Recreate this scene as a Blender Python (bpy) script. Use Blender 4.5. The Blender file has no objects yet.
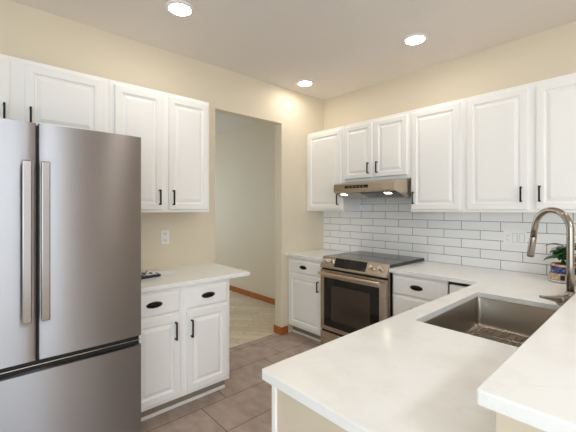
import bpy, bmesh, math, random
from mathutils import Vector, Matrix
random.seed(7)
S = bpy.context.scene
COL = S.collection

# ------------------------------------------------------------------ camera, world, large lights, exposure
cam_d = bpy.data.cameras.new('camera'); cam = bpy.data.objects.new('camera', cam_d); COL.objects.link(cam)
cam.location = (2.8766, -3.2088, 1.4222)
cam.rotation_euler = (math.radians(90), 0, math.radians(47.9515))
cam_d.sensor_width = 36; cam_d.lens = 338.282/576*36
cam_d.shift_y = -(216-208.633)/576
cam_d.clip_start = .02
S.camera = cam

CEIL = 2.79
W = bpy.data.worlds.new('sky'); S.world = W; W.use_nodes = True
bg = W.node_tree.nodes['Background']
skyt = W.node_tree.nodes.new('ShaderNodeTexSky'); skyt.sky_type = 'HOSEK_WILKIE'; skyt.sun_direction = (.5, -.4, .75)
W.node_tree.links.new(skyt.outputs[0], bg.inputs[0]); bg.inputs[1].default_value = 1.0

def area(name, loc, rot, sx, sy, power, col):
    l = bpy.data.lights.new(name, 'AREA'); l.shape = 'RECTANGLE'; l.size = sx; l.size_y = sy
    l.energy = power; l.color = col
    o = bpy.data.objects.new(name, l); COL.objects.link(o); o.location = loc; o.rotation_euler = rot
    return o
R90 = math.radians(90)
DAY_FILL = (.75, .885, 1.0)
# area lights added as fill daylight at unseen windows: dining side (faces -x), the rear window (faces +y) and the hall window (faces +x)
area('fill_dining', (5.52, -3.8, 1.28), (0, R90, 0), 2.3, 2.7, 50, (.80, .91, 1.0))
area('fill_rear', (3.95, -5.52, 1.45), (R90, 0, 0), 2.6, 1.7, 60, DAY_FILL)
area('fill_hall', (-3.9, -1.6, 1.5), (0, -R90, 0), 1.2, 1.2, 32, DAY_FILL)

S.view_settings.view_transform = 'Standard'; S.view_settings.look = 'None'
S.view_settings.gamma = 1; S.view_settings.use_curve_mapping = False
S.view_settings.exposure = 0.12
S.cycles.max_bounces = 14; S.cycles.diffuse_bounces = 8; S.cycles.glossy_bounces = 6
S.cycles.caustics_reflective = False; S.cycles.caustics_refractive = False

# ------------------------------------------------------------------ materials
def srgb(r, g, b):
    f = lambda c: (c/255/12.92) if c/255 <= .04045 else ((c/255+.055)/1.055)**2.4
    return (f(r), f(g), f(b), 1)
def mat(name, col, rough=.5, metal=0, spec=.5, coat=0, **kw):
    m = bpy.data.materials.new(name); m.use_nodes = True
    b = m.node_tree.nodes['Principled BSDF']
    b.inputs['Base Color'].default_value = srgb(*col)
    b.inputs['Roughness'].default_value = rough; b.inputs['Metallic'].default_value = metal
    b.inputs['Specular IOR Level'].default_value = spec; b.inputs['Coat Weight'].default_value = coat
    m['b'] = 1
    return m
def N(m, t, **kw):
    n = m.node_tree.nodes.new(t)
    for k, v in kw.items(): setattr(n, k, v)
    return n
def L(m, a, b): m.node_tree.links.new(a, b)
def bsdf(m): return m.node_tree.nodes['Principled BSDF']
def coords(m, scale=(1, 1, 1), rot=(0, 0, 0)):
    t = N(m, 'ShaderNodeNewGeometry'); mp = N(m, 'ShaderNodeMapping')
    mp.inputs['Scale'].default_value = scale; mp.inputs['Rotation'].default_value = rot
    L(m, t.outputs['Position'], mp.inputs[0]); return mp.outputs[0]
def noise_mix(m, c1, c2, scale=8, sc=(1, 1, 1), lo=.35, hi=.65, detail=4, rot=(0, 0, 0)):
    n = N(m, 'ShaderNodeTexNoise'); n.inputs['Scale'].default_value = scale; n.inputs['Detail'].default_value = detail
    L(m, coords(m, sc, rot), n.inputs['Vector'])
    r = N(m, 'ShaderNodeValToRGB'); r.color_ramp.elements[0].position = lo; r.color_ramp.elements[1].position = hi
    r.color_ramp.elements[0].color = srgb(*c1); r.color_ramp.elements[1].color = srgb(*c2)
    L(m, n.outputs[0], r.inputs[0]); return r.outputs[0], n.outputs[0]
def bump(m, h, strength=.1, dist=.002):
    b = N(m, 'ShaderNodeBump'); b.inputs['Strength'].default_value = strength; b.inputs['Distance'].default_value = dist
    L(m, h, b.inputs['Height']); L(m, b.outputs[0], bsdf(m).inputs['Normal'])

M = {}
def paint(name, c, rough=.6, bs=.06):
    m = mat(name, c, rough, spec=.3)
    n = N(m, 'ShaderNodeTexNoise'); n.inputs['Scale'].default_value = 160; n.inputs['Detail'].default_value = 3
    L(m, coords(m), n.inputs['Vector']); bump(m, n.outputs[0], bs, .002); return m
M['wall'] = paint('cream_wall_paint', (228, 218, 198))
M['hallwall'] = paint('hall_wall_paint', (228, 216, 184))
M['ceil'] = paint('ceiling_paint', (230, 225, 221), .8, .2)
M['trimw'] = paint('white_trim_paint', (240, 238, 234), .4)
M['cab'] = paint('white_cabinet_paint', (246, 245, 243), .38, .02)
M['cream'] = paint('cream_panel_paint', (214, 202, 182), .5)
M['toe'] = mat('bare_toe_board_shaded', (150, 136, 122), .6)  # bare board tone, darkened to paint in the toe recess shade
M['black'] = mat('black_pull_metal', (22, 20, 20), .35, .6)
M['dark'] = mat('dark_gap', (14, 14, 15), .6)
M['blackplastic'] = mat('black_plastic', (20, 20, 22), .3)
M['white'] = mat('white_plastic', (246, 246, 245), .35)
M['slot'] = mat('slot_grey', (150, 148, 145), .6)
# quartz
m = M['quartz'] = mat('white_quartz', (240, 239, 236), .16, spec=.5)
c, h = noise_mix(m, (236, 234, 231), (243, 243, 242), 5, lo=.3, hi=.5, detail=8); 
n2 = N(m, 'ShaderNodeTexNoise'); n2.inputs['Scale'].default_value = 2.2; n2.inputs['Detail'].default_value = 9; n2.inputs['Distortion'].default_value = 1.2
L(m, coords(m), n2.inputs['Vector'])
rv = N(m, 'ShaderNodeValToRGB'); e = rv.color_ramp.elements; e[0].position = .485; e[0].color = (0, 0, 0, 1); e[1].position = .5; e[1].color = (1, 1, 1, 1); e2 = rv.color_ramp.elements.new(.515); e2.color = (0, 0, 0, 1)
L(m, n2.outputs[0], rv.inputs[0])
mx = N(m, 'ShaderNodeMix', data_type='RGBA'); mm = N(m, 'ShaderNodeMath', operation='MULTIPLY'); mm.inputs[1].default_value = .09
L(m, rv.outputs[0], mm.inputs[0]); L(m, mm.outputs[0], mx.inputs[0]); L(m, c, mx.inputs[6]); mx.inputs[7].default_value = srgb(205, 198, 188)
L(m, mx.outputs[2], bsdf(m).inputs['Base Color'])
# stainless steels
def steel(name, c, rough, aniso_scale, var=.06, bst=.02):
    m = mat(name, c, rough, 1.0)
    n = N(m, 'ShaderNodeTexNoise'); n.inputs['Scale'].default_value = 1; n.inputs['Detail'].default_value = 3
    L(m, coords(m, aniso_scale), n.inputs['Vector'])
    mr = N(m, 'ShaderNodeMapRange'); mr.inputs[3].default_value = rough-var; mr.inputs[4].default_value = rough+var
    L(m, n.outputs[0], mr.inputs[0]); L(m, mr.outputs[0], bsdf(m).inputs['Roughness'])
    bump(m, n.outputs[0], bst, .001); return m
M['fridge'] = steel('brushed_stainless_fridge', (166, 165, 168), .36, (300, 300, 4), .02, .002)
m = M['fridge']; tg = N(m, 'ShaderNodeTangent', direction_type='RADIAL', axis='Z'); L(m, tg.outputs[0], bsdf(m).inputs['Tangent'])
bsdf(m).inputs['Anisotropic'].default_value = .97; bsdf(m).inputs['Anisotropic Rotation'].default_value = .25
M['range'] = steel('brushed_stainless_range', (205, 192, 178), .26, (4, 300, 300), .06)
M['hood'] = steel('brushed_stainless_hood', (200, 186, 168), .28, (4, 300, 300), .06)
M['sink'] = steel('brushed_stainless_sink', (172, 164, 154), .3, (40, 40, 200), .06)
M['nickel'] = steel('brushed_nickel', (164, 154, 143), .26, (200, 200, 20), .05)
M['handle'] = steel('handle_stainless', (146, 138, 134), .24, (200, 200, 4), .04)
M['ovenbar'] = steel('oven_bar_stainless', (226, 212, 198), .3, (4, 300, 300), .04)
M['chrome'] = mat('polished_metal', (225, 215, 205), .12, 1)
M['fridgeside'] = mat('fridge_grey_side', (92, 92, 94), .45, .3)
# glass
M['glassblack'] = mat('black_ceramic_glass', (24, 23, 25), .07, spec=.55)
M['ovenglass'] = mat('oven_window_glass', (66, 56, 50), .06, spec=.6)
M['display'] = mat('display_glass', (22, 26, 32), .06, spec=.6)
m = M['pane'] = mat('window_glass', (245, 248, 250), .02); bsdf(m).inputs['Transmission Weight'].default_value = 1
# emissive lamp lens
m = M['lens'] = mat('downlight_lens', (255, 250, 240), .4)
bsdf(m).inputs['Emission Color'].default_value = (1, .91, .79, 1); bsdf(m).inputs['Emission Strength'].default_value = 56
m = M['filllamp'] = mat('fill_lamp_diffuser', (255, 250, 240), .4)  # diffuser of the added dining fill lamp
bsdf(m).inputs['Emission Color'].default_value = (.90, .95, 1, 1); bsdf(m).inputs['Emission Strength'].default_value = 44
m = M['hoodlamp'] = mat('hood_lamp_lens', (255, 235, 190), .3)
bsdf(m).inputs['Emission Color'].default_value = (1, .86, .62, 1); bsdf(m).inputs['Emission Strength'].default_value = 16
# wood trim
m = M['oak'] = mat('oak_trim', (176, 112, 52), .42)
c, h = noise_mix(m, (154, 84, 28), (188, 112, 46), 14, (1, 1, 9)); L(m, c, bsdf(m).inputs['Base Color'])
# floor tile: rows stacked along x, each row shifted a third of a tile along y
m = M['tile'] = mat('taupe_floor_tile', (150, 128, 114), .38, spec=.4)
geo = N(m, 'ShaderNodeNewGeometry'); sep = N(m, 'ShaderNodeSeparateXYZ'); L(m, geo.outputs['Position'], sep.inputs[0])
PX, PY = .335, .62
def math_(m, op, a, b=None):
    n = N(m, 'ShaderNodeMath', operation=op)
    for i, v in enumerate((a, b)):
        if v is None: continue
        if isinstance(v, (int, float)): n.inputs[i].default_value = v
        else: L(m, v, n.inputs[i])
    return n.outputs[0]
xr = math_(m, 'ADD', sep.outputs[0], -.008)
row = math_(m, 'FLOOR', math_(m, 'DIVIDE', xr, PX))
yy = math_(m, 'ADD', math_(m, 'ADD', sep.outputs[1], 1.02), math_(m, 'MULTIPLY', row, PY/3))
cmb = N(m, 'ShaderNodeCombineXYZ'); L(m, yy, cmb.inputs[0]); L(m, xr, cmb.inputs[1])
br = N(m, 'ShaderNodeTexBrick'); br.offset = 0; br.inputs['Scale'].default_value = 1; br.inputs['Brick Width'].default_value = PY; br.inputs['Row Height'].default_value = PX
br.inputs['Mortar Size'].default_value = .0028; br.inputs['Mortar Smooth'].default_value = .1; br.inputs['Bias'].default_value = 0
br.inputs['Color1'].default_value = srgb(194, 176, 165); br.inputs['Color2'].default_value = srgb(186, 168, 157); br.inputs['Mortar'].default_value = srgb(88, 76, 68)
L(m, cmb.outputs[0], br.inputs['Vector'])
c, h = noise_mix(m, (205, 200, 196), (255, 255, 255), 7, (1, 1.6, 1), .3, .7, 8)
mx = N(m, 'ShaderNodeMix', data_type='RGBA', blend_type='MULTIPLY'); mx.inputs[0].default_value = .8
L(m, br.outputs[0], mx.inputs[6]); L(m, c, mx.inputs[7]); L(m, mx.outputs[2], bsdf(m).inputs['Base Color'])
inv = math_(m, 'SUBTRACT', 1.0, br.outputs[1]); bump(m, inv, .4, .002)
# hall plank floor (laid diagonally)
m = M['plank'] = mat('pale_plank_floor', (205, 190, 165), .35)
br = N(m, 'ShaderNodeTexBrick'); br.offset = .4; br.inputs['Scale'].default_value = 1; br.inputs['Brick Width'].default_value = .9; br.inputs['Row Height'].default_value = .12
br.inputs['Mortar Size'].default_value = .002; br.inputs['Color1'].default_value = srgb(238, 228, 208); br.inputs['Color2'].default_value = srgb(220, 206, 182); br.inputs['Mortar'].default_value = srgb(170, 152, 126)
L(m, coords(m, (1, 1, 1), (0, 0, math.radians(-40))), br.inputs['Vector'])
c, h = noise_mix(m, (222, 216, 206), (255, 255, 255), 9, (1, 8, 1), .3, .7, 5, (0, 0, math.radians(-40)))
mx = N(m, 'ShaderNodeMix', data_type='RGBA', blend_type='MULTIPLY'); mx.inputs[0].default_value = .8
L(m, br.outputs[0], mx.inputs[6]); L(m, c, mx.inputs[7]); L(m, mx.outputs[2], bsdf(m).inputs['Base Color'])
# subway tile on the back wall (x along, z up)
m = M['subway'] = mat('white_subway_tile', (238, 238, 237), .12)
geo = N(m, 'ShaderNodeNewGeometry'); sep = N(m, 'ShaderNodeSeparateXYZ'); L(m, geo.outputs['Position'], sep.inputs[0])
cmb = N(m, 'ShaderNodeCombineXYZ'); L(m, math_(m, 'ADD', sep.outputs[0], -.4185+.15525+.3105*3), cmb.inputs[0]); L(m, math_(m, 'ADD', sep.outputs[2], -.914), cmb.inputs[1])
br = N(m, 'ShaderNodeTexBrick'); br.offset = .5; br.inputs['Scale'].default_value = 1; br.inputs['Brick Width'].default_value = .3105; br.inputs['Row Height'].default_value = .0797
br.inputs['Mortar Size'].default_value = .0022; br.inputs['Mortar Smooth'].default_value = .15; br.inputs['Bias'].default_value = 0
br.inputs['Color1'].default_value = srgb(247, 248, 249); br.inputs['Color2'].default_value = srgb(243, 244, 245); br.inputs['Mortar'].default_value = srgb(104, 95, 86)
L(m, cmb.outputs[0], br.inputs['Vector']); L(m, br.outputs[0], bsdf(m).inputs['Base Color'])
inv = math_(m, 'SUBTRACT', 1.0, br.outputs[1]); bump(m, inv, .35, .002)
mr = N(m, 'ShaderNodeMapRange'); mr.inputs[3].default_value = .12; mr.inputs[4].default_value = .8
L(m, br.outputs[1], mr.inputs[0]); L(m, mr.outputs[0], bsdf(m).inputs['Roughness'])
# small stuff
m = M['leaf'] = mat('leaf_green', (38, 92, 40), .32)
c, h = noise_mix(m, (16, 52, 22), (52, 108, 44), 30); L(m, c, bsdf(m).inputs['Base Color'])
M['soil'] = mat('potting_soil', (62, 46, 36), .95)
M['potblue'] = mat('blue_glaze', (48, 66, 132), .25)
M['potcream'] = mat('cream_glaze', (214, 196, 168), .35)
M['terracotta'] = mat('terracotta_rim', (196, 128, 84), .6)
for k_, c1_, c2_, sc_ in (('potblue', (36, 48, 108), (150, 150, 175), 55), ('potcream', (186, 160, 130), (232, 220, 200), 60), ('terracotta', (196, 128, 84), (238, 226, 210), 28)):
    c, h = noise_mix(M[k_], c1_, c2_, sc_, lo=.5, hi=.68); L(M[k_], c, bsdf(M[k_]).inputs['Base Color'])
M['saucer'] = mat('white_glaze', (238, 236, 230), .2)
M['paper'] = mat('white_paper', (240, 240, 240), .7)
m = M['print'] = mat('printed_paper', (240, 240, 240), .6)
c, h = noise_mix(m, (30, 32, 44), (240, 240, 240), 26, (1, 2.2, 1), .44, .5, 2); L(m, c, bsdf(m).inputs['Base Color'])
M['navy'] = mat('navy_cover', (34, 40, 56), .4)

# ------------------------------------------------------------------ mesh helpers
FW = lambda u, w, n: (u, -n, w)          # back wall units: u along +x, n out of the wall
FL = lambda u, w, n: (n, u, w)           # left wall units: u along +y, n out of the wall
FP = lambda u, w, n: (-n, -u, w)         # peninsula front (faces -x)
ID = lambda x, y, z: (x, y, z)
class MB:
    def __init__(s, f=ID): s.v = []; s.f = []; s.m = f; s.smooth = False
    def add(s, vs, fs):
        b = len(s.v); s.v += [Vector(s.m(*p)) for p in vs]; s.f += [[i+b for i in q] for q in fs]; return s
    def box(s, a, b):
        x0, y0, z0 = (min(a[i], b[i]) for i in range(3)); x1, y1, z1 = (max(a[i], b[i]) for i in range(3))
        return s.add([(x0, y0, z0), (x1, y0, z0), (x1, y1, z0), (x0, y1, z0), (x0, y0, z1), (x1, y0, z1), (x1, y1, z1), (x0, y1, z1)],
                     [(0, 3, 2, 1), (4, 5, 6, 7), (0, 1, 5, 4), (1, 2, 6, 5), (2, 3, 7, 6), (3, 0, 4, 7)])
    def prism(s, pts, axis, a, b):
        """pts: 2-D outline, extruded along axis 0/1/2 from a to b; the other two axes in order"""
        def P(p, t):
            q = [p[0], p[1]]; q.insert(axis, t); return tuple(q)
        n = len(pts); vs = [P(p, a) for p in pts]+[P(p, b) for p in pts]
        fs = [list(range(n))[::-1], list(range(n, 2*n))]+[(i, (i+1) % n, n+(i+1) % n, n+i) for i in range(n)]
        return s.add(vs, fs)
    def rings(s, rings, cap0=True, cap1=True):
        n = len(rings[0]); vs = [p for r in rings for p in r]; fs = []
        for k in range(len(rings)-1):
            for i in range(n): fs.append((k*n+i, k*n+(i+1) % n, (k+1)*n+(i+1) % n, (k+1)*n+i))
        if cap0: fs.append(list(range(n))[::-1])
        if cap1: fs.append([(len(rings)-1)*n+i for i in range(n)])
        return s.add(vs, fs)
    def lathe(s, prof, c=(0, 0, 0), axis=(0, 0, 1), n=32, cap0=True, cap1=True):
        ax = Vector(axis).normalized(); a = ax.orthogonal().normalized(); b = ax.cross(a)
        R = []
        for r, h in prof:
            R.append([tuple(Vector(c)+ax*h+(a*math.cos(t)+b*math.sin(t))*r) for t in [2*math.pi*i/n for i in range(n)]])
        return s.rings(R, cap0, cap1)
    def tube(s, pts, rad, n=14, cap=True):
        pts = [Vector(p) for p in pts]; R = []; up = None
        for i, p in enumerate(pts):
            t = (pts[min(i+1, len(pts)-1)]-pts[max(i-1, 0)]).normalized()
            if up is None: up = t.orthogonal().normalized()
            a = (up-t*up.dot(t)).normalized(); up = a; b = t.cross(a)
            r = rad[i] if isinstance(rad, (list, tuple)) else rad
            R.append([tuple(p+(a*math.cos(q)+b*math.sin(q))*r) for q in [2*math.pi*k/n for k in range(n)]])
        return s.rings(R, cap, cap)
    def door(s, u0, u1, w0, w1, n0, th=.020, st=.05, panel=True):
        """raised-panel door or slab drawer front: concentric loops in (u, w, n)"""
        if panel: prof = [(0, 0), (0, th-.004), (.004, th), (st-.006, th), (st+.001, th-.010), (st+.010, th-.0115), (st+.032, th-.001), (st+.034, th-.001)]
        else: prof = [(0, 0), (0, th-.009), (.006, th-.005), (.013, th), (.015, th)]
        R = []
        for i, h in prof: R.append([(u0+i, w0+i, n0+h), (u1-i, w0+i, n0+h), (u1-i, w1-i, n0+h), (u0+i, w1-i, n0+h)])
        return s.rings(R)
    def obj(s, name, m, parent=None, bevel=0, seg=2, smooth=False, label=None, root=None):
        me = bpy.data.meshes.new(name); off = Vector((0, 0, 0))
        r = parent
        while r is not None:
            off += r.location; r = r.parent
        base = Vector((0, 0, 0))
        if parent is None:
            lo = [min(v[i] for v in s.v) for i in range(3)]; hi = [max(v[i] for v in s.v) for i in range(3)]
            base = Vector(((lo[0]+hi[0])/2, (lo[1]+hi[1])/2, lo[2])); off = base
        me.from_pydata([v-off for v in s.v], [], s.f); me.update()
        bm = bmesh.new(); bm.from_mesh(me); bmesh.ops.recalc_face_normals(bm, faces=bm.faces); bm.to_mesh(me); bm.free()
        if smooth:
            for p in me.polygons: p.use_smooth = True
        o = bpy.data.objects.new(name, me); COL.objects.link(o); o.location = base
        me.materials.append(m)
        if parent: o.parent = parent
        if bevel:
            b = o.modifiers.new('bevel', 'BEVEL'); b.width = bevel; b.segments = seg; b.limit_method = 'ANGLE'; b.angle_limit = math.radians(40)
        if smooth == 'auto':
            me.set_sharp_from_angle(angle=math.radians(35))
        if label: o['label'] = label
        return o
def thing(name, label, cat, loc, group=None):
    o = bpy.data.objects.new(name, None); COL.objects.link(o); o.location = loc; o.empty_display_size = .05
    tag(o, label, cat, group); return o
def tag(o, label, cat, group=None):
    o['label'] = label; o['category'] = cat
    if group: o['group'] = group
    return o
def struct(o, label=None):
    o['kind'] = 'structure'
    if label: o['label'] = label
    return o
def boxo(name, a, b, m, parent=None, bevel=0, f=ID, **k): return MB(f).box(a, b).obj(name, m, parent, bevel, **k)

# ------------------------------------------------------------------ the setting
OL, OR, OT, WT = -1.556, -.711, 2.383, .115      # opening: left, right, top, wall thickness
XR, YR, XH = 5.6, -5.6, -4.0
struct(boxo('floor', (-.085, YR, -.1), (2.72, 0, 0), M['tile']), 'taupe stone-look tiles laid in staggered rows with thin dark grout')
struct(boxo('floor_dining', (2.72, YR, -.1), (XR, 0, 0), M['plank']), 'pale wood plank floor of the dining side')
struct(boxo('floor_hall', (XH, -4.5, -.1), (-.085, 0, 0), M['plank']), 'pale wood plank floor beyond the opening')
struct(boxo('ceiling', (XH, YR, CEIL), (XR, 0, CEIL+.1), M['ceil']), 'beige white flat ceiling')
wb = MB().box((-WT, YR, 0), (0, OL, CEIL)).box((-WT, OR, 0), (0, 0, CEIL)).box((-WT, OL, OT), (0, OR, CEIL))
struct(wb.obj('wall_left', M['wall']), 'cream painted wall with the tall doorless opening')
struct(boxo('wall_back', (XH, 0, 0), (XR, .12, CEIL), M['wall']), 'cream painted wall behind the range and cabinets')
def window_wall(name, ax, at, out, lo, hi, openings, label, m):
    """wall with real openings, each with a frame, a mullion and a pane; openings: (a0, a1, z0, z1, name, mullion)"""
    def bx(mb, a0, a1, c0, c1, d0, d1):   # a along the wall, c height, d depth
        return mb.box((d0, a0, c0), (d1, a1, c1)) if ax == 'x' else mb.box((a0, d0, c0), (a1, d1, c1))
    d0, d1 = at, at+out*.12; w = MB(); cur = lo
    for o0, o1, z0, z1, wname, mul in openings:
        bx(w, cur, o0, 0, CEIL, d0, d1); cur = o1
        bx(w, o0, o1, 0, z0, d0, d1); bx(w, o0, o1, z1, CEIL, d0, d1)
        e0, e1 = at+out*.03, at+out*.08; f = MB(); t = .05
        bx(f, o0, o0+t, z0, z1, e0, e1); bx(f, o1-t, o1, z0, z1, e0, e1); bx(f, o0, o1, z0, z0+t, e0, e1); bx(f, o0, o1, z1-t, z1, e0, e1)
        mid = (o0+o1)/2
        if mul: bx(f, mid-.03, mid+.03, z0, z1, e0, e1)
        fo = struct(f.obj(wname, M['trimw'])); p = MB(); bx(p, o0+t, o1-t, z0+t, z1-t, at+out*.05, at+out*.056); p.obj('pane', M['pane'], fo)
    bx(w, cur, hi, 0, CEIL, d0, d1)
    struct(w.obj(name, m), label)
window_wall('wall_right', 'x', XR, 1, YR, 0, [(-5.2, -2.4, .08, 2.45, 'window_added_1', 1)],  # unseen patio door, added for daylight and the fridge reflection
            'cream wall of the dining side with an added glazed patio door', M['wall'])
window_wall('wall_rear', 'y', YR, -1, -WT, XR, [(2.55, 5.35, .55, 2.35, 'window_added_2', 1)], 'cream wall opposite the range with an added wide window', M['wall'])  # unseen rear window, added to bring in fill light
window_wall('wall_hall_end', 'x', XH, -1, -4.5, 0, [(-2.3, -.9, .85, 2.2, 'window_added_3', 1)], 'far wall of the hall with an added window', M['hallwall'])  # unseen hall window, added to light the hall
struct(boxo('wall_hall_side', (XH, -4.6, 0), (-WT, -4.5, CEIL), M['hallwall']), 'side wall of the hall')
for n_, (y0, y1) in enumerate(((-2.22, -1.66), (-1.24, -.42))):  # unseen doors, added as brown bands in the fridge reflection
    dr = struct(MB().box((XR-.045, y0, 0), (XR-.005, y1, 2.05)).obj('door_%d' % (n_+1), M['oak'], bevel=.004), 'oak door added to the dining side wall to shape reflections')
    MB().lathe([(.012, 0), (.012, .03), (.028, .04), (.028, .06), (.01, .068)], (XR-.0455, y1-.07, 1.0), (-1, 0, 0), 20).obj('door_knob', M['chrome'], dr, smooth='auto')
# baseboards in oak
bh = .085
struct(MB().box((XH, -.012, 0), (-WT, 0, bh)).obj('baseboard_hall', M['oak'], bevel=.003), 'orange-brown oak baseboard along the hall wall')
bb = MB().box((0, OR, 0), (.012, -.62, bh)).box((-WT-.012, OR-.012, 0), (.012, OR, bh)).box((-WT-.012, OR, 0), (-WT, -.012, bh))
struct(bb.obj('baseboard_left', M['oak'], bevel=.002), 'orange-brown oak baseboard wrapping the end of the opening')
# pony wall under the raised bar
struct(boxo('wall_bar', (2.652, -2.452, 0), (2.80, 0, 1.033), M['cream'], bevel=.003), 'cream half wall carrying the raised bar')

# ------------------------------------------------------------------ cabinets
def bar_pull(parent, f, u, w0, w1, n, label=None):
    r = .0055; mb = MB(f)
    mb.box((u-r, w0, n+.022), (u+r, w1, n+.032))
    mb.box((u-r, w0, n), (u+r, w0+.011, n+.030)); mb.box((u-r, w1-.011, n), (u+r, w1, n+.030))
    return mb.obj('handle', M['black'], parent, .002)
def cup_pull(parent, f, u, w, n):
    """oval bin pull: domed upper half, shallower lower lip, on an oval flange"""
    a, h, d, k, m_ = .050, .019, .026, 7, 28
    T_ = [2*math.pi*j/m_ for j in range(m_)]
    fl = MB(f).rings([[(u+(a+.004)*math.cos(t), w+(h+.002)*math.sin(t), n+z) for t in T_] for z in (0, .0025)])
    o = fl.obj('cup_pull', M['black'], parent)
    R = []
    for i in range(k):
        ph = (math.pi/2)*i/k; rr = math.cos(ph)
        R.append([(u+a*rr*math.cos(t), w+h*rr*math.sin(t)+.004*math.sin(ph), n+.0026+d*math.sin(ph)*(1 if math.sin(t) > -.2 else .55)) for t in T_])
    MB(f).rings(R).obj('cup', M['black'], o, smooth=True)
    return o
def cabinet(name, label, f, u0, u1, w0, w1, depth, doors=(), drawers=(), toe=None, cat='cabinet', group=None):
    c = thing(name, label, cat, Vector(f((u0+u1)/2, w0 if toe is None else 0, depth/2)), group)
    b = MB(f); b.box((u0, w0, .002), (u1, w1, depth))
    b.obj('body', M['cab'], c, .0015)
    if toe is not None:
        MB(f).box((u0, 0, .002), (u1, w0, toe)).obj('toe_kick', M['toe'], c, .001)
        MB(f).box((u0, 0, toe), (u1, .024, toe+.012)).obj('shoe_moulding', M['trimw'], c, .004)
    for (a, b_, z0, z1, hs) in doors:
        d = MB(f).door(a, b_, z0, z1, depth+.0005).obj('door', M['cab'], c)
        if hs: bar_pull(d, f, hs[0], hs[1], hs[2], depth+.020)
    for (a, b_, z0, z1, cp) in drawers:
        d = MB(f).door(a, b_, z0, z1, depth+.0005, panel=False).obj('drawer', M['cab'], c)
        cup_pull(d, f, cp[0], cp[1], depth+.020)
    return c
UB, UT, UD = 1.394, 2.318, .31
GW = 'white raised-panel wall cabinets'
cabinet('wall_cabinet', 'white single-door wall cabinet in the corner left of the range hood', FW, .004, .557, UB, UT, UD,
        [(.045, .531, 1.416, 2.287, (.501, 1.462, 1.582))], group=GW)
cabinet('wall_cabinet', 'short white two-door wall cabinet above the stainless range hood', FW, .5585, 1.3335, 1.705, UT, UD,
        [(.588, .928, 1.735, 2.287, (.893, 1.775, 1.885)), (.962, 1.304, 1.735, 2.287, (.995, 1.775, 1.885))], group=GW)
cabinet('wall_cabinet', 'white single-door wall cabinet just right of the range hood', FW, 1.335, 1.786, UB, UT, UD,
        [(1.353, 1.764, 1.416, 2.287, (1.373, 1.464, 1.572))], group=GW)
cabinet('wall_cabinet', 'wide white two-door wall cabinet above the outlet plate and faucet', FW, 1.7875, 2.715, UB, UT, UD,
        [(1.822, 2.230, 1.416, 2.287, (2.194, 1.470, 1.580)), (2.280, 2.690, 1.416, 2.287, (2.303, 1.470, 1.582))], group=GW)
cabinet('wall_cabinet', 'white two-door wall cabinet between the fridge and the opening', FL, -2.560, -1.790, UB, UT, UD,
        [(-2.528, -2.195, 1.416, 2.287, (-2.219, 1.450, 1.565)), (-2.145, -1.808, 1.416, 2.287, (-2.113, 1.450, 1.565))], group=GW)
cabinet('wall_cabinet', 'white two-door wall cabinet above the refrigerator', FL, -3.500, -2.5615, 1.865, UT, UD,
        [(-3.470, -3.092, 1.890, 2.287, (-3.118, 1.915, 2.030)), (-3.024, -2.606, 1.890, 2.287, (-2.997, 1.915, 2.030))], group=GW)
GB = 'white base cabinets'
BT = .882
cabinet('base_cabinet', 'narrow white base cabinet with one drawer and door, left of the range', FW, .004, .558, .1, BT, .61,
        [(.036, .525, .128, .692, (.487, .555, .665))], [(.036, .525, .712, .850, (.262, .782))], toe=.535, group=GB)
cabinet('base_cabinet', 'white base cabinet of stacked drawers right of the range', FW, 1.329, 1.790, .1, BT, .61,
        [], [(1.338, 1.746, .705, .858, (1.552, .785)), (1.338, 1.746, .42, .690, (1.552, .60)), (1.338, 1.746, .128, .405, (1.552, .30))], toe=.535, group=GB)
cabinet('base_cabinet', 'white base cabinet with two drawers over two doors beside the refrigerator', FL, -2.530, -1.780, .1, BT, .61,
        [(-2.51, -2.188, .128, .690, (-2.226, .522, .645)), (-2.141, -1.808, .128, .690, (-2.108, .512, .635))],
        [(-2.51, -2.188, .708, .858, (-2.369, .787)), (-2.141, -1.808, .708, .858, (-1.974, .787))], toe=.535, group=GB)
# the corner unit: a plain panel outlined by a dark gap
c = thing('corner_cabinet', 'white corner base unit panel edged by a dark gap, right of the drawers', 'cabinet', (1.95, -.3, 0), GB)
MB(FW).box((1.7915, 0, .002), (2.64, BT, .595)).obj('body', M['dark'], c)
MB(FW).box((1.811, .12, .595), (2.058, .856, .628)).obj('panel', M['cab'], c, .002)
# peninsula base (sink side): doors face the fridge side, the end panel is cream
c = thing('peninsula_base', 'cream-ended base cabinet under the sink peninsula worktop', 'cabinet', (2.35, -1.58, 0), GB)
b = MB(); b.box((2.064, -2.505, .1), (2.082, -.632, BT)); b.box((2.63, -2.505, .1), (2.65, -.632, BT)); b.box((2.082, -2.505, .1), (2.63, -.632, .12))
b.box((2.082, -.652, .12), (2.63, -.632, BT)); b.obj('body', M['cab'], c)
MB().box((2.062, -2.52, 0), (2.650, -2.505, BT)).obj('end_panel', M['cream'], c, .001, label='cream end panel')
MB().box((2.040, -2.526, 0), (2.0615, -2.46, BT)).obj('corner_post', M['cab'], c, .003)
MB().box((2.11, -2.505, 0), (2.125, -.64, .1)).obj('toe_kick', M['cab'], c)
for (a, b_) in ((.70, 1.12), (1.14, 1.56), (1.58, 2.0), (2.02, 2.44)):
    d = MB(FP).door(a, b_, .128, .858, -2.0635).obj('door', M['cab'], c); bar_pull(d, FP, b_-.03, .70, .81, -2.0435)

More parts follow.
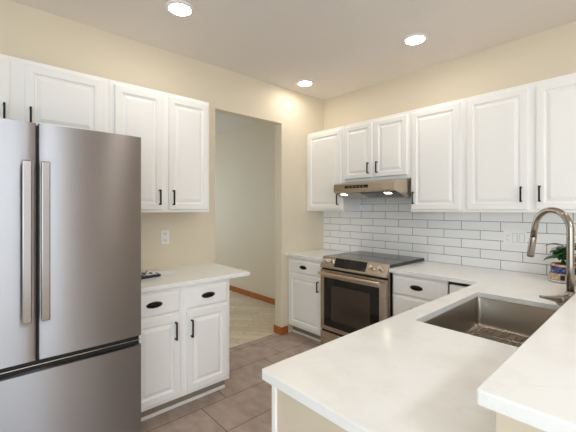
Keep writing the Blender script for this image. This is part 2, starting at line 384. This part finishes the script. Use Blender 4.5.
# ------------------------------------------------------------------ worktops
def slab(name, xs, ys, inside, z0, z1, m, edge=.005, corners=()):
    bm = bmesh.new(); vm = {}
    def V(i, j, z):
        k = (i, j, z)
        if k not in vm: vm[k] = bm.verts.new((xs[i], ys[j], z))
        return vm[k]
    cells = {(i, j) for i in range(len(xs)-1) for j in range(len(ys)-1) if inside((xs[i]+xs[i+1])/2, (ys[j]+ys[j+1])/2)}
    for i, j in cells:
        bm.faces.new([V(i, j, z1), V(i+1, j, z1), V(i+1, j+1, z1), V(i, j+1, z1)])
        bm.faces.new([V(i, j, z0), V(i, j+1, z0), V(i+1, j+1, z0), V(i+1, j, z0)])
        for (di, dj, a, b) in ((-1, 0, (i, j), (i, j+1)), (1, 0, (i+1, j), (i+1, j+1)), (0, -1, (i, j), (i+1, j)), (0, 1, (i, j+1), (i+1, j+1))):
            if (i+di, j+dj) not in cells: bm.faces.new([V(*a, z0), V(*b, z0), V(*b, z1), V(*a, z1)])
    bmesh.ops.recalc_face_normals(bm, faces=bm.faces)
    bmesh.ops.dissolve_limit(bm, angle_limit=.01, verts=bm.verts, edges=bm.edges)
    # dissolving may leave an n-gon with a hole bridged; re-triangulation is not needed for flat faces
    for (cx, cy, r) in corners:
        es = [e for e in bm.edges if all(abs(v.co.x-cx) < 1e-4 and abs(v.co.y-cy) < 1e-4 for v in e.verts)]
        if es: bmesh.ops.bevel(bm, geom=es, offset=r, segments=6, profile=.5, affect='EDGES')
    lo = Vector((sum(xs)/len(xs), sum(ys)/len(ys), z0))
    for v in bm.verts: v.co -= lo
    me = bpy.data.meshes.new(name); bm.to_mesh(me); bm.free(); me.materials.append(m)
    o = bpy.data.objects.new(name, me); COL.objects.link(o); o.location = lo
    b = o.modifiers.new('bevel', 'BEVEL'); b.width = edge; b.segments = 3; b.limit_method = 'ANGLE'; b.angle_limit = math.radians(60)
    return o
C0, C1 = .884, .914
SX0, SX1, SY0, SY1 = 2.118, 2.545, -1.748, -.964
PXL, PYE = 2.022, -2.556
o = slab('countertop', [1.3185, PXL, SX0, SX1, 2.650], [PYE, SY0, SY1, -.651, -.001],
         lambda x, y: (x > PXL or y > -.651) and not (SX0 < x < SX1 and SY0 < y < SY1), C0, C1, M['quartz'], .004,
         [(PXL, PYE, .012), (SX0, SY0, .008), (SX0, SY1, .008), (SX1, SY0, .008), (SX1, SY1, .008)])
tag(o, 'L-shaped white quartz worktop with sink cutout, right of the range', 'countertop', 'white quartz worktops')
o = slab('countertop', [.002, .558], [-.651, -.001], lambda x, y: True, C0, C1, M['quartz'], .004)
tag(o, 'small white quartz worktop in the corner left of the range', 'countertop', 'white quartz worktops')
o = slab('countertop', [.002, .651], [-2.530, -1.604], lambda x, y: True, C0, C1, M['quartz'], .004, [(.651, -1.604, .015)])
tag(o, 'white quartz worktop beside the refrigerator with papers on it', 'countertop', 'white quartz worktops')
o = slab('bar_top', [2.6255, 3.10], [-2.484, -.001], lambda x, y: True, 1.033, 1.065, M['quartz'], .005, [(2.6255, -2.484, .009)])
tag(o, 'raised white quartz bar top on the half wall in the foreground', 'bar top')

# ------------------------------------------------------------------ backsplash
o = MB().prism([(.001, C1), (2.9, C1), (2.9, UB), (1.335, UB), (1.335, 1.60), (.558, 1.60), (.558, UB), (.001, UB)], 1, -.009, -.0005)
o = o.obj('backsplash', M['subway']); tag(o, 'glossy white subway tile backsplash with thin grey grout behind the worktop', 'backsplash')

# ------------------------------------------------------------------ refrigerator
FX, FY0, FY1 = .89, -3.485, -2.537; FZT = 1.828; ym = -3.017
fr = thing('refrigerator', 'large stainless steel french-door refrigerator with bottom freezer drawer', 'refrigerator', (.45, (FY0+FY1)/2, 0))
boxo('cabinet_body', (.03, FY0+.006, .03), (.80, FY1-.006, FZT-.02), M['fridgeside'], fr, .004)
boxo('hinge_cover', (.70, FY1-.10, FZT-.02), (.84, FY1-.02, FZT+.005), M['fridgeside'], fr, .004)
dz0 = .703
def crowned(y0, y1, z0, z1):
    r = .009; pts = [(.808, y0)]
    pts += [(FX-.004-r+r*math.sin(q), y0+r-r*math.cos(q)) for q in [math.pi/2*i/6 for i in range(7)]]
    pts += [(FX-.004+.004*(1-(2*t-1)**2), y0+r+(y1-y0-2*r)*t) for t in [i/16 for i in range(1, 16)]]
    pts += [(FX-.004-r+r*math.cos(q), y1-r+r*math.sin(q)) for q in [math.pi/2*i/6 for i in range(7)]]
    pts.append((.808, y1)); return MB().prism(pts, 2, z0, z1)
for (a, b_) in ((FY0, ym-.004), (ym+.004, FY1)):
    d = crowned(a, b_, dz0, FZT).obj('door', M['fridge'], fr, .0, smooth='auto')
    hy = (ym-.043) if a == FY0 else (ym+.027)
    h = MB().box((.93, hy-.017, .90), (.952, hy+.017, 1.642)); h.box((FX-.004, hy-.010, 1.59), (.935, hy+.010, 1.63)); h.box((FX-.004, hy-.010, .915), (.935, hy+.010, .955))
    h.obj('door_handle', M['handle'], d, .004)
d = crowned(FY0, FY1, .05, .648).obj('freezer_drawer', M['fridge'], fr, .0, smooth='auto')
boxo('grip_recess', (.80, FY0+.004, .640), (.850, FY1-.004, .710), M['dark'], fr)
boxo('grip_lip', (.845, FY0+.003, .672), (.868, FY1-.003, .676), M['chrome'], fr)
boxo('toe_grille', (.10, FY0+.02, 0), (.80, FY1-.02, .05), M['dark'], fr)
boxo('door_seal', (.815, ym-.0039, dz0), (.872, ym+.0039, FZT-.01), M['dark'], fr)

# ------------------------------------------------------------------ range
RX0, RX1 = .5595, 1.317; rf = -.655
rg = thing('range', 'stainless steel slide-in electric range with black glass top', 'range', ((RX0+RX1)/2, -.33, 0))
boxo('range_body', (RX0, -.645, .03), (RX1, -.012, .905), M['range'], rg, .002)
ct = MB().prism([(-.010, .907), (-.010, .934), (-.015, .942), (-.625, .942), (-.625, .907)], 0, RX0, RX1)   # (y, z) outline
ct = ct.obj('cooktop', M['glassblack'], rg, .002)
for (x, y, r) in ((.74, -.20, .075), (.74, -.45, .10), (1.15, -.20, .10), (1.15, -.45, .085)):
    MB().lathe([(r-.0015, 0), (r+.0015, 0), (r+.0015, .0003), (r-.0015, .0003)], (x, y, .9421), n=48, cap0=False, cap1=False).obj('burner_ring', M['slot'], ct)
# slanted control panel (y, z)
pa, pb = Vector((-.634, .946)), Vector((-.686, .842))
cp = MB().prism([(-.6255, .946), tuple(pa), tuple(pb), (-.682, .832), (-.6455, .832), (-.6455, .906), (-.6255, .906)], 0, RX0, RX1).obj('control_panel', M['range'], rg, .004)
pn = Vector((0, -(pa.y-pb.y), (pb.x-pa.x)*-1)); pn = Vector((0, -.104, .052)).normalized()   # panel normal
def on_panel(x, t, off=0): q = pa.lerp(pb, t); return Vector((x, q.x, q.y))+pn*off
def panel_quad(x0, x1, t0, t1, th, name, m, parent, bev=.001):
    P0 = [on_panel(x, t, .0005) for x, t in ((x0, t0), (x1, t0), (x1, t1), (x0, t1))]; P1 = [p+pn*th for p in P0]
    return MB().rings([P0, P1]).obj(name, m, parent, bev)
panel_quad(.735, 1.095, .08, .86, .003, 'display', M['display'], cp)
for x in (.612, .690, 1.158, 1.246):
    k = MB().lathe([(.026, 0), (.026, .006), (.021, .008), (.020, .030), (.017, .034)], on_panel(x, .44, .0008), pn, 28).obj('knob', M['chrome'], cp, smooth='auto')
    a = on_panel(x, .44, .035); s_ = Vector((0, -.052, -.104)).normalized()
    MB().rings([[a+Vector((dx, 0, 0))+s_*dy for dx, dy in ((-.004, -.019), (.004, -.019), (.004, .019), (-.004, .019))],
                [a+pn*.008+Vector((dx, 0, 0))+s_*dy for dx, dy in ((-.003, -.017), (.003, -.017), (.003, .017), (-.003, .017))]]).obj('knob_grip', M['chrome'], k, .001)
# oven door
od = boxo('oven_door', (RX0+.004, -.683, .225), (RX1-.004, -.647, .815), M['range'], rg, .004)
boxo('window_frame', (RX0+.055, -.6865, .266), (RX1-.075, -.6835, .742), M['glassblack'], od, .001)
boxo('oven_window', (RX0+.15, -.6880, .335), (RX1-.160, -.6868, .675), M['ovenglass'], od, .0005)
hb = MB(); hb.tube([(RX0+.03, -.735, .788), (RX1-.035, -.735, .788)], .0150, 18)
hb.box((RX0+.045, -.733, .779), (RX0+.07, -.681, .797)).box((RX1-.085, -.733, .779), (RX1-.06, -.681, .797)); hb.obj('oven_handle', M['ovenbar'], od, smooth='auto')
boxo('vent_gap', (RX0+.004, -.66, .815), (RX1-.004, -.647, .832), M['dark'], rg)
boxo('drawer_gap', (RX0+.006, -.66, .20), (RX1-.006, -.646, .225), M['dark'], rg)
boxo('warming_drawer', (RX0+.004, -.683, .055), (RX1-.004, -.647, .205), M['range'], rg, .004)
boxo('base_plinth', (RX0+.03, -.60, 0), (RX1-.03, -.05, .03), M['dark'], rg)

# ------------------------------------------------------------------ range hood
HX0, HX1 = .5625, 1.3305
hd = thing('range_hood', 'stainless steel under-cabinet range hood above the range', 'range hood', ((HX0+HX1)/2, -.26, 1.515))
def hr(y0l, zb, zt, inset):   # plan outline at the front, chamfered ends
    return None
yb_ = -.012; yc = -.325; yf = -.522; ch = .035
def plan(z, f_, c_=ch): return [(HX0, yb_, z), (HX0, yc, z), (HX0+c_, f_, z), (HX1-c_, f_, z), (HX1, yc, z), (HX1, yb_, z)]
top = [(HX0, yb_, 1.703), (HX0, yc, 1.703), (HX0+ch, yf, 1.668), (HX1-ch, yf, 1.668), (HX1, yc, 1.703), (HX1, yb_, 1.703)]
mid = [(HX0, yb_, 1.53), (HX0, yc, 1.53), (HX0+ch, yf, 1.588), (HX1-ch, yf, 1.588), (HX1, yc, 1.53), (HX1, yb_, 1.53)]
hs = MB(); hs.add(top+mid, [(0, 1, 4, 5), (1, 2, 3, 4), (6, 11, 10, 7), (7, 10, 9, 8), (0, 6, 7, 1), (1, 7, 8, 2), (2, 8, 9, 3), (3, 9, 10, 4), (4, 10, 11, 5), (5, 11, 6, 0)])
hs.obj('hood_shell', M['hood'], hd, .003)
# sloped underside fittings: light-grey filter left, right side black to paint in its dark reflection, two lamps
def under(x0, x1, t0, t1, th, name, m):
    def P(x, t, o=0): y = yf+(yc-yf)*t; z = 1.588+(1.53-1.588)*t; return Vector((x, y, z))+Vector((0, -.28, -.96)).normalized()*o
    return MB().rings([[P(x, t, .0004) for x, t in ((x0, t0), (x1, t0), (x1, t1), (x0, t1))], [P(x, t, th) for x, t in ((x0, t0), (x1, t0), (x1, t1), (x0, t1))]]).obj(name, m, hd, .0008)
under(HX0+.05, .90, .16, .96, .003, 'grease_filter', M['sink'])
under(.905, HX1-.045, .16, .96, .003, 'filter_dark_reflection', M['glassblack'])
for x in (.68, 1.19): under(x-.032, x+.032, .26, .44, .004, 'hood_lamp', M['hoodlamp'])
pan = boxo('control_strip', (.745, yf-.003, 1.622), (1.02, yf+.001, 1.650), M['blackplastic'], hd, .001)
for i in range(5): boxo('button', (.79+i*.042, yf-.005, 1.632), (.808+i*.042, yf-.0028, 1.640), M['slot'], pan)

# ------------------------------------------------------------------ sink, rack, faucet
sk = thing('sink', 'rectangular stainless steel undermount sink set in the peninsula worktop', 'sink', ((SX0+SX1)/2, (SY0+SY1)/2, .70))
def rrect(x0, x1, y0, y1, r, z, n=5):
    P = []
    for cx, cy, a0 in ((x1-r, y1-r, 0), (x0+r, y1-r, 90), (x0+r, y0+r, 180), (x1-r, y0+r, 270)):
        for i in range(n+1): t = math.radians(a0+90*i/n); P.append((cx+r*math.cos(t), cy+r*math.sin(t), z))
    return P
g = .004; zt, zb = C0-.002, .705
R = [rrect(SX0-.012, SX1+.012, SY0-.012, SY1+.012, .02, zt-.003), rrect(SX0-.012, SX1+.012, SY0-.012, SY1+.012, .02, zt), rrect(SX0-g, SX1+g, SY0-g, SY1+g, .018, zt),
     rrect(SX0-g+.001, SX1+g-.001, SY0-g+.001, SY1+g-.001, .020, zt-.004)]
for k in range(5):
    a = math.pi/2*k/4; ins = .022*(1-math.cos(a)); R.append(rrect(SX0+ins, SX1-ins, SY0+ins, SY1-ins, .022, zb+.022*(1-math.sin(a))))
R.append(rrect(SX0+.06, SX1-.06, SY0+.06, SY1-.06, .02, zb-.001))
mb = MB().rings(R, cap0=False)
bo = mb.obj('basin', M['sink'], sk, smooth=True)
bo.modifiers.new('solid', 'SOLIDIFY').thickness = -.0012
MB().lathe([(.045, .0005), (.045, .003), (.036, .003), (.03, .001), (.001, .001)], (2.36, -1.35, zb-.001), n=32).obj('drain', M['chrome'], sk, smooth='auto')
rk = MB(); rx0, rx1, ry0, ry1, rz = SX0+.045, SX1-.03, SY0+.05, SY1-.035, zb+.016
pts = rrect(rx0, rx1, ry0, ry1, .03, rz); rk.tube(pts+[pts[0]], .0032, 8)
n = 10
for i in range(1, n):
    x = rx0+(rx1-rx0)*i/n; rk.tube([(x, ry0, rz), (x, ry1, rz)], .0024, 8)
for y in (ry0+.12, (ry0+ry1)/2, ry1-.12): rk.tube([(rx0, y, rz-.004), (rx1, y, rz-.004)], .0024, 8)
for x in (rx0+.03, rx1-.03):
    for y in (ry0+.03, ry1-.03): rk.tube([(x, y, zb+.0005), (x, y, rz)], .005, 10)
o = rk.obj('sink_rack', M['chrome'], smooth=True); tag(o, 'stainless wire rack lying in the bottom of the sink', 'sink rack')

FB = Vector((2.598, -1.25, C1)); ph = math.radians(35)
D = Vector((-math.cos(ph), math.sin(ph), 0)); LV = Vector((-math.sin(ph), -math.cos(ph), 0)); Z = Vector((0, 0, 1))
fc = thing('faucet', 'tall brushed nickel gooseneck pull-down faucet behind the sink', 'faucet', FB)
MB().lathe([(.027, 0), (.027, .006), (.023, .010), (.0205, .02), (.0205, .125), (.018, .132), (.0145, .136)], FB, n=28).obj('faucet_base', M['nickel'], fc, smooth='auto')
ar = .094; zs = 1.322; pts = [FB+Z*.13, FB+Z*.25, FB+Z*(zs-C1-.03)]
for i in range(0, 25):
    a = math.radians(173)*i/24; pts.append(Vector((FB.x, FB.y, zs))+D*(ar-ar*math.cos(a))+Z*(ar*math.sin(a)))
tdir = (pts[-1]-pts[-2]).normalized(); pts.append(pts[-1]+tdir*.055)
MB().tube(pts, .0142, 18).obj('spout', M['nickel'], fc, smooth=True)
e = pts[-1]
hd_ = MB().lathe([(.0143, 0), (.0152, .003), (.0158, .03), (.0168, .092), (.0166, .098), (.0145, .101)], e, tdir, 24).obj('spray_head', M['nickel'], fc, smooth='auto')
MB().lathe([(.0150, 0), (.0150, .002)], e+tdir*.1012, tdir, 20).obj('nozzle', M['dark'], hd_)
a0 = FB+Z*.098
lv = MB().lathe([(.024, 0), (.024, .046), (.019, .052)], a0+LV*.008, LV, 24).obj('lever_hub', M['nickel'], fc, smooth='auto')
mb = MB(); R = []
for i in range(9):
    t = i/8; p = a0+LV*(.035+.115*t)+Z*(.004+.016*t**1.3); hw = .014*(1-t)+.007; hh = .015*(1-t)**1.3+.0055
    sd = LV.cross(Z).normalized()
    R.append([tuple(p+sd*hw*math.cos(q)+Z*hh*math.sin(q)) for q in [2*math.pi*k/14 for k in range(14)]])
mb.rings(R).obj('lever', M['nickel'], lv, smooth=True)

# ------------------------------------------------------------------ potted plant by the backsplash
pc = Vector((2.422, -.21, C1))
pp = thing('potted_plant', 'leafy green plant in a blue and cream pot behind the faucet', 'plant', pc)
MB().lathe([(.06, 0), (.095, .006), (.108, .016), (.104, .018), (.09, .010), (.001, .009)], pc, n=40).obj('saucer', M['saucer'], pp, smooth='auto')
pot = MB().lathe([(.080, .011), (.088, .02), (.090, .062)], pc, n=40).obj('pot', M['potcream'], pp, smooth='auto', label='cream lower band of the pot')
MB().lathe([(.078, .0625), (.081, .066), (.082, .108), (.078, .110)], pc, n=40).obj('blue_band', M['potblue'], pot, smooth='auto')
MB().lathe([(.078, .1105), (.081, .112), (.080, .124), (.070, .126), (.066, .115)], pc, n=40).obj('rim', M['terracotta'], pot, smooth='auto')
MB().box(tuple(pc+Vector((-.012, -.093, .022))), tuple(pc+Vector((.012, -.087, .055)))).obj('dark_motif', M['dark'], pot)
MB().lathe([(.064, .10), (.066, .118), (.001, .122)], pc, n=24).obj('soil', M['soil'], pp)
mb = MB(); st = MB()
for i in range(32):
    az = i*2.399+random.uniform(-.3, .3); lev = random.random(); L_ = random.uniform(.085, .125); wd = L_*.30
    rise = math.radians(random.uniform(5, 55)); b0 = pc+Vector((0, 0, .135+.12*lev))+Vector((math.cos(az), math.sin(az), 0))*.012
    dv = Vector((math.cos(az)*math.cos(rise), math.sin(az)*math.cos(rise), math.sin(rise))); sd = Vector((-math.sin(az), math.cos(az), 0)); nn = sd.cross(dv)
    vs = []; k = 7
    for j in range(k+1):
        t = j/k; w_ = wd*math.sin(math.pi*min(1, t*.97+.03))**.8; c_ = b0+dv*L_*t-Z*(.05*t*t); 
        vs += [tuple(c_-sd*w_+nn*.006*(-1)), tuple(c_), tuple(c_+sd*w_-nn*.006)]
    fs = []
    for j in range(k):
        q = j*3; fs += [(q, q+1, q+4, q+3), (q+1, q+2, q+5, q+4)]
    mb.add(vs, fs)
for i in range(6):
    az = i*1.05; st.tube([tuple(pc+Vector((math.cos(az)*.025, math.sin(az)*.025, .115))), tuple(pc+Vector((math.cos(az)*.012, math.sin(az)*.012, .18))), tuple(pc+Vector((math.cos(az)*.015, math.sin(az)*.015, .235)))], .003, 6)
lo_ = mb.obj('leaves', M['leaf'], pp, smooth=True); lo_.modifiers.new('solid', 'SOLIDIFY').thickness = .0015
st.obj('stems', M['leaf'], pp)

# ------------------------------------------------------------------ outlets and switches
o_ = thing('wall_outlet', 'white duplex outlet on the cream wall above the papers', 'outlet', (0, -2.042, 1.115))
boxo('cover_plate', (.0005, -2.078, 1.117), (.006, -2.006, 1.238), M['white'], o_, .002)
for z in (1.150, 1.205):
    s = MB(FL).lathe([(.018, 0), (.018, .003)], (-2.042, z, .006), (0, 0, 1), 20).obj('socket', M['trimw'], o_)
    MB(FL).box((-2.049, z-.005, .009), (-2.046, z+.007, .0096)).box((-2.038, z-.005, .009), (-2.035, z+.006, .0096)).obj('slots', M['slot'], s)
o_ = thing('switch_plate', 'white triple outlet and switch plate on the subway tile', 'switch', (2.074, -.009, 1.13))
boxo('cover_plate', (1.994, -.0145, 1.128), (2.154, -.0095, 1.245), M['white'], o_, .002)
s = MB(FW).box((2.008, 1.150, .0145), (2.042, 1.222, .017)).obj('socket', M['white'], o_, .001)
sl = MB(FW)
for z in (1.170, 1.203): sl.box((2.016, z-.006, .017), (2.019, z+.006, .0176)).box((2.031, z-.006, .017), (2.034, z+.006, .0176)).box((2.023, z-.012, .017), (2.027, z-.009, .0176))
sl.obj('slots', M['slot'], s)
for x in (2.074, 2.124): 
    r_ = MB(FW).box((x-.018, 1.149, .0146), (x+.018, 1.223, .0155)).obj('switch_surround', M['slot'], o_)
    MB(FW).box((x-.016, 1.151, .0155), (x+.016, 1.221, .0185)).obj('rocker', M['white'], r_, .002)

# ------------------------------------------------------------------ papers on the left worktop
def sheet(name, cx, cy, sx, sy, ang, z, th, m, label, cat, wave=0, parent=None):
    mb = MB(); n = 10; ca, sa = math.cos(ang), math.sin(ang); top_ = []; bot = []
    for i in range(n+1):
        for j in (0, 1):
            u = (i/n-.5)*sx; v = (j-.5)*sy; hz = z+wave*math.sin(math.pi*i/n)**2
            p = (cx+u*ca-v*sa, cy+u*sa+v*ca); top_.append((p[0], p[1], hz+th)); bot.append((p[0], p[1], hz))
    k = len(top_); fs = []
    for i in range(n):
        a = 2*i; fs += [(a, a+1, a+3, a+2), (k+a, k+a+2, k+a+3, k+a+1), (a, a+2, k+a+2, k+a), (a+1, k+a+1, k+a+3, a+3)]
    fs += [(0, k, k+1, 1), (2*n, 2*n+1, k+2*n+1, k+2*n)]
    mb.add(top_+bot, fs); o = mb.obj(name, m, parent, smooth=False)
    if label: tag(o, label, cat)
    return o
bk = thing('booklet', 'dark navy booklet with a printed page lying beside the refrigerator', 'booklet', (.27, -2.36, C1))
sheet('cover', .27, -2.36, .20, .26, .12, C1+.0005, .018, M['navy'], None, None, 0, bk)
sheet('pages', .265, -2.35, .18, .22, .2, C1+.0188, .004, M['print'], None, None, .006, bk)
sheet('leaflet', .235, -2.13, .17, .15, -.35, C1+.0006, .0025, M['paper'], 'loose white sheet of paper beyond the navy booklet', 'paper', .008)

# ------------------------------------------------------------------ recessed ceiling lights
def downlight(x, y, label):
    t = thing('ceiling_light', label, 'ceiling light', (x, y, CEIL-.01), 'recessed ceiling lights')
    MB().lathe([(.072, -.004), (.090, -.003), (.094, 0), (.094, .009), (.072, .009)], (x, y, CEIL-.0095), n=40, cap0=False, cap1=False).obj('trim_ring', M['trimw'], t, smooth='auto')
    MB().lathe([(.0715, -.002), (.0715, .004)], (x, y, CEIL-.0095), n=40).obj('lens', M['lens'], t)
downlight(.672, -2.211, 'round recessed ceiling light above the refrigerator side, nearest of three')
downlight(.274, -.613, 'round recessed ceiling light near the room corner')
downlight(1.539, -.624, 'round recessed ceiling light in front of the wall cabinets right of the hood')
downlight(1.95, -2.211, 'round recessed ceiling light added as fill over the peninsula end')  # out of view, added to strengthen the overhead light
downlight(3.3, -.624, 'round recessed ceiling light added as fill on the dining side of the bar, by the range wall')  # out of view too, another added overhead fill
t = thing('dining_fill_lamp', 'large round flush ceiling lamp added as fill over the dining side', 'ceiling light', (4.7, -2.8, CEIL-.08))  # unseen lamp, added to lift the lower left of the kitchen
MB().lathe([(.30, .04), (.31, .079)], (4.7, -2.8, CEIL-.08), n=48).obj('base', M['trimw'], t, smooth='auto')
MB().lathe([(.15, 0), (.24, .010), (.28, .03), (.285, .0395)], (4.7, -2.8, CEIL-.08), n=48).obj('diffuser', M['filllamp'], t, smooth=True)
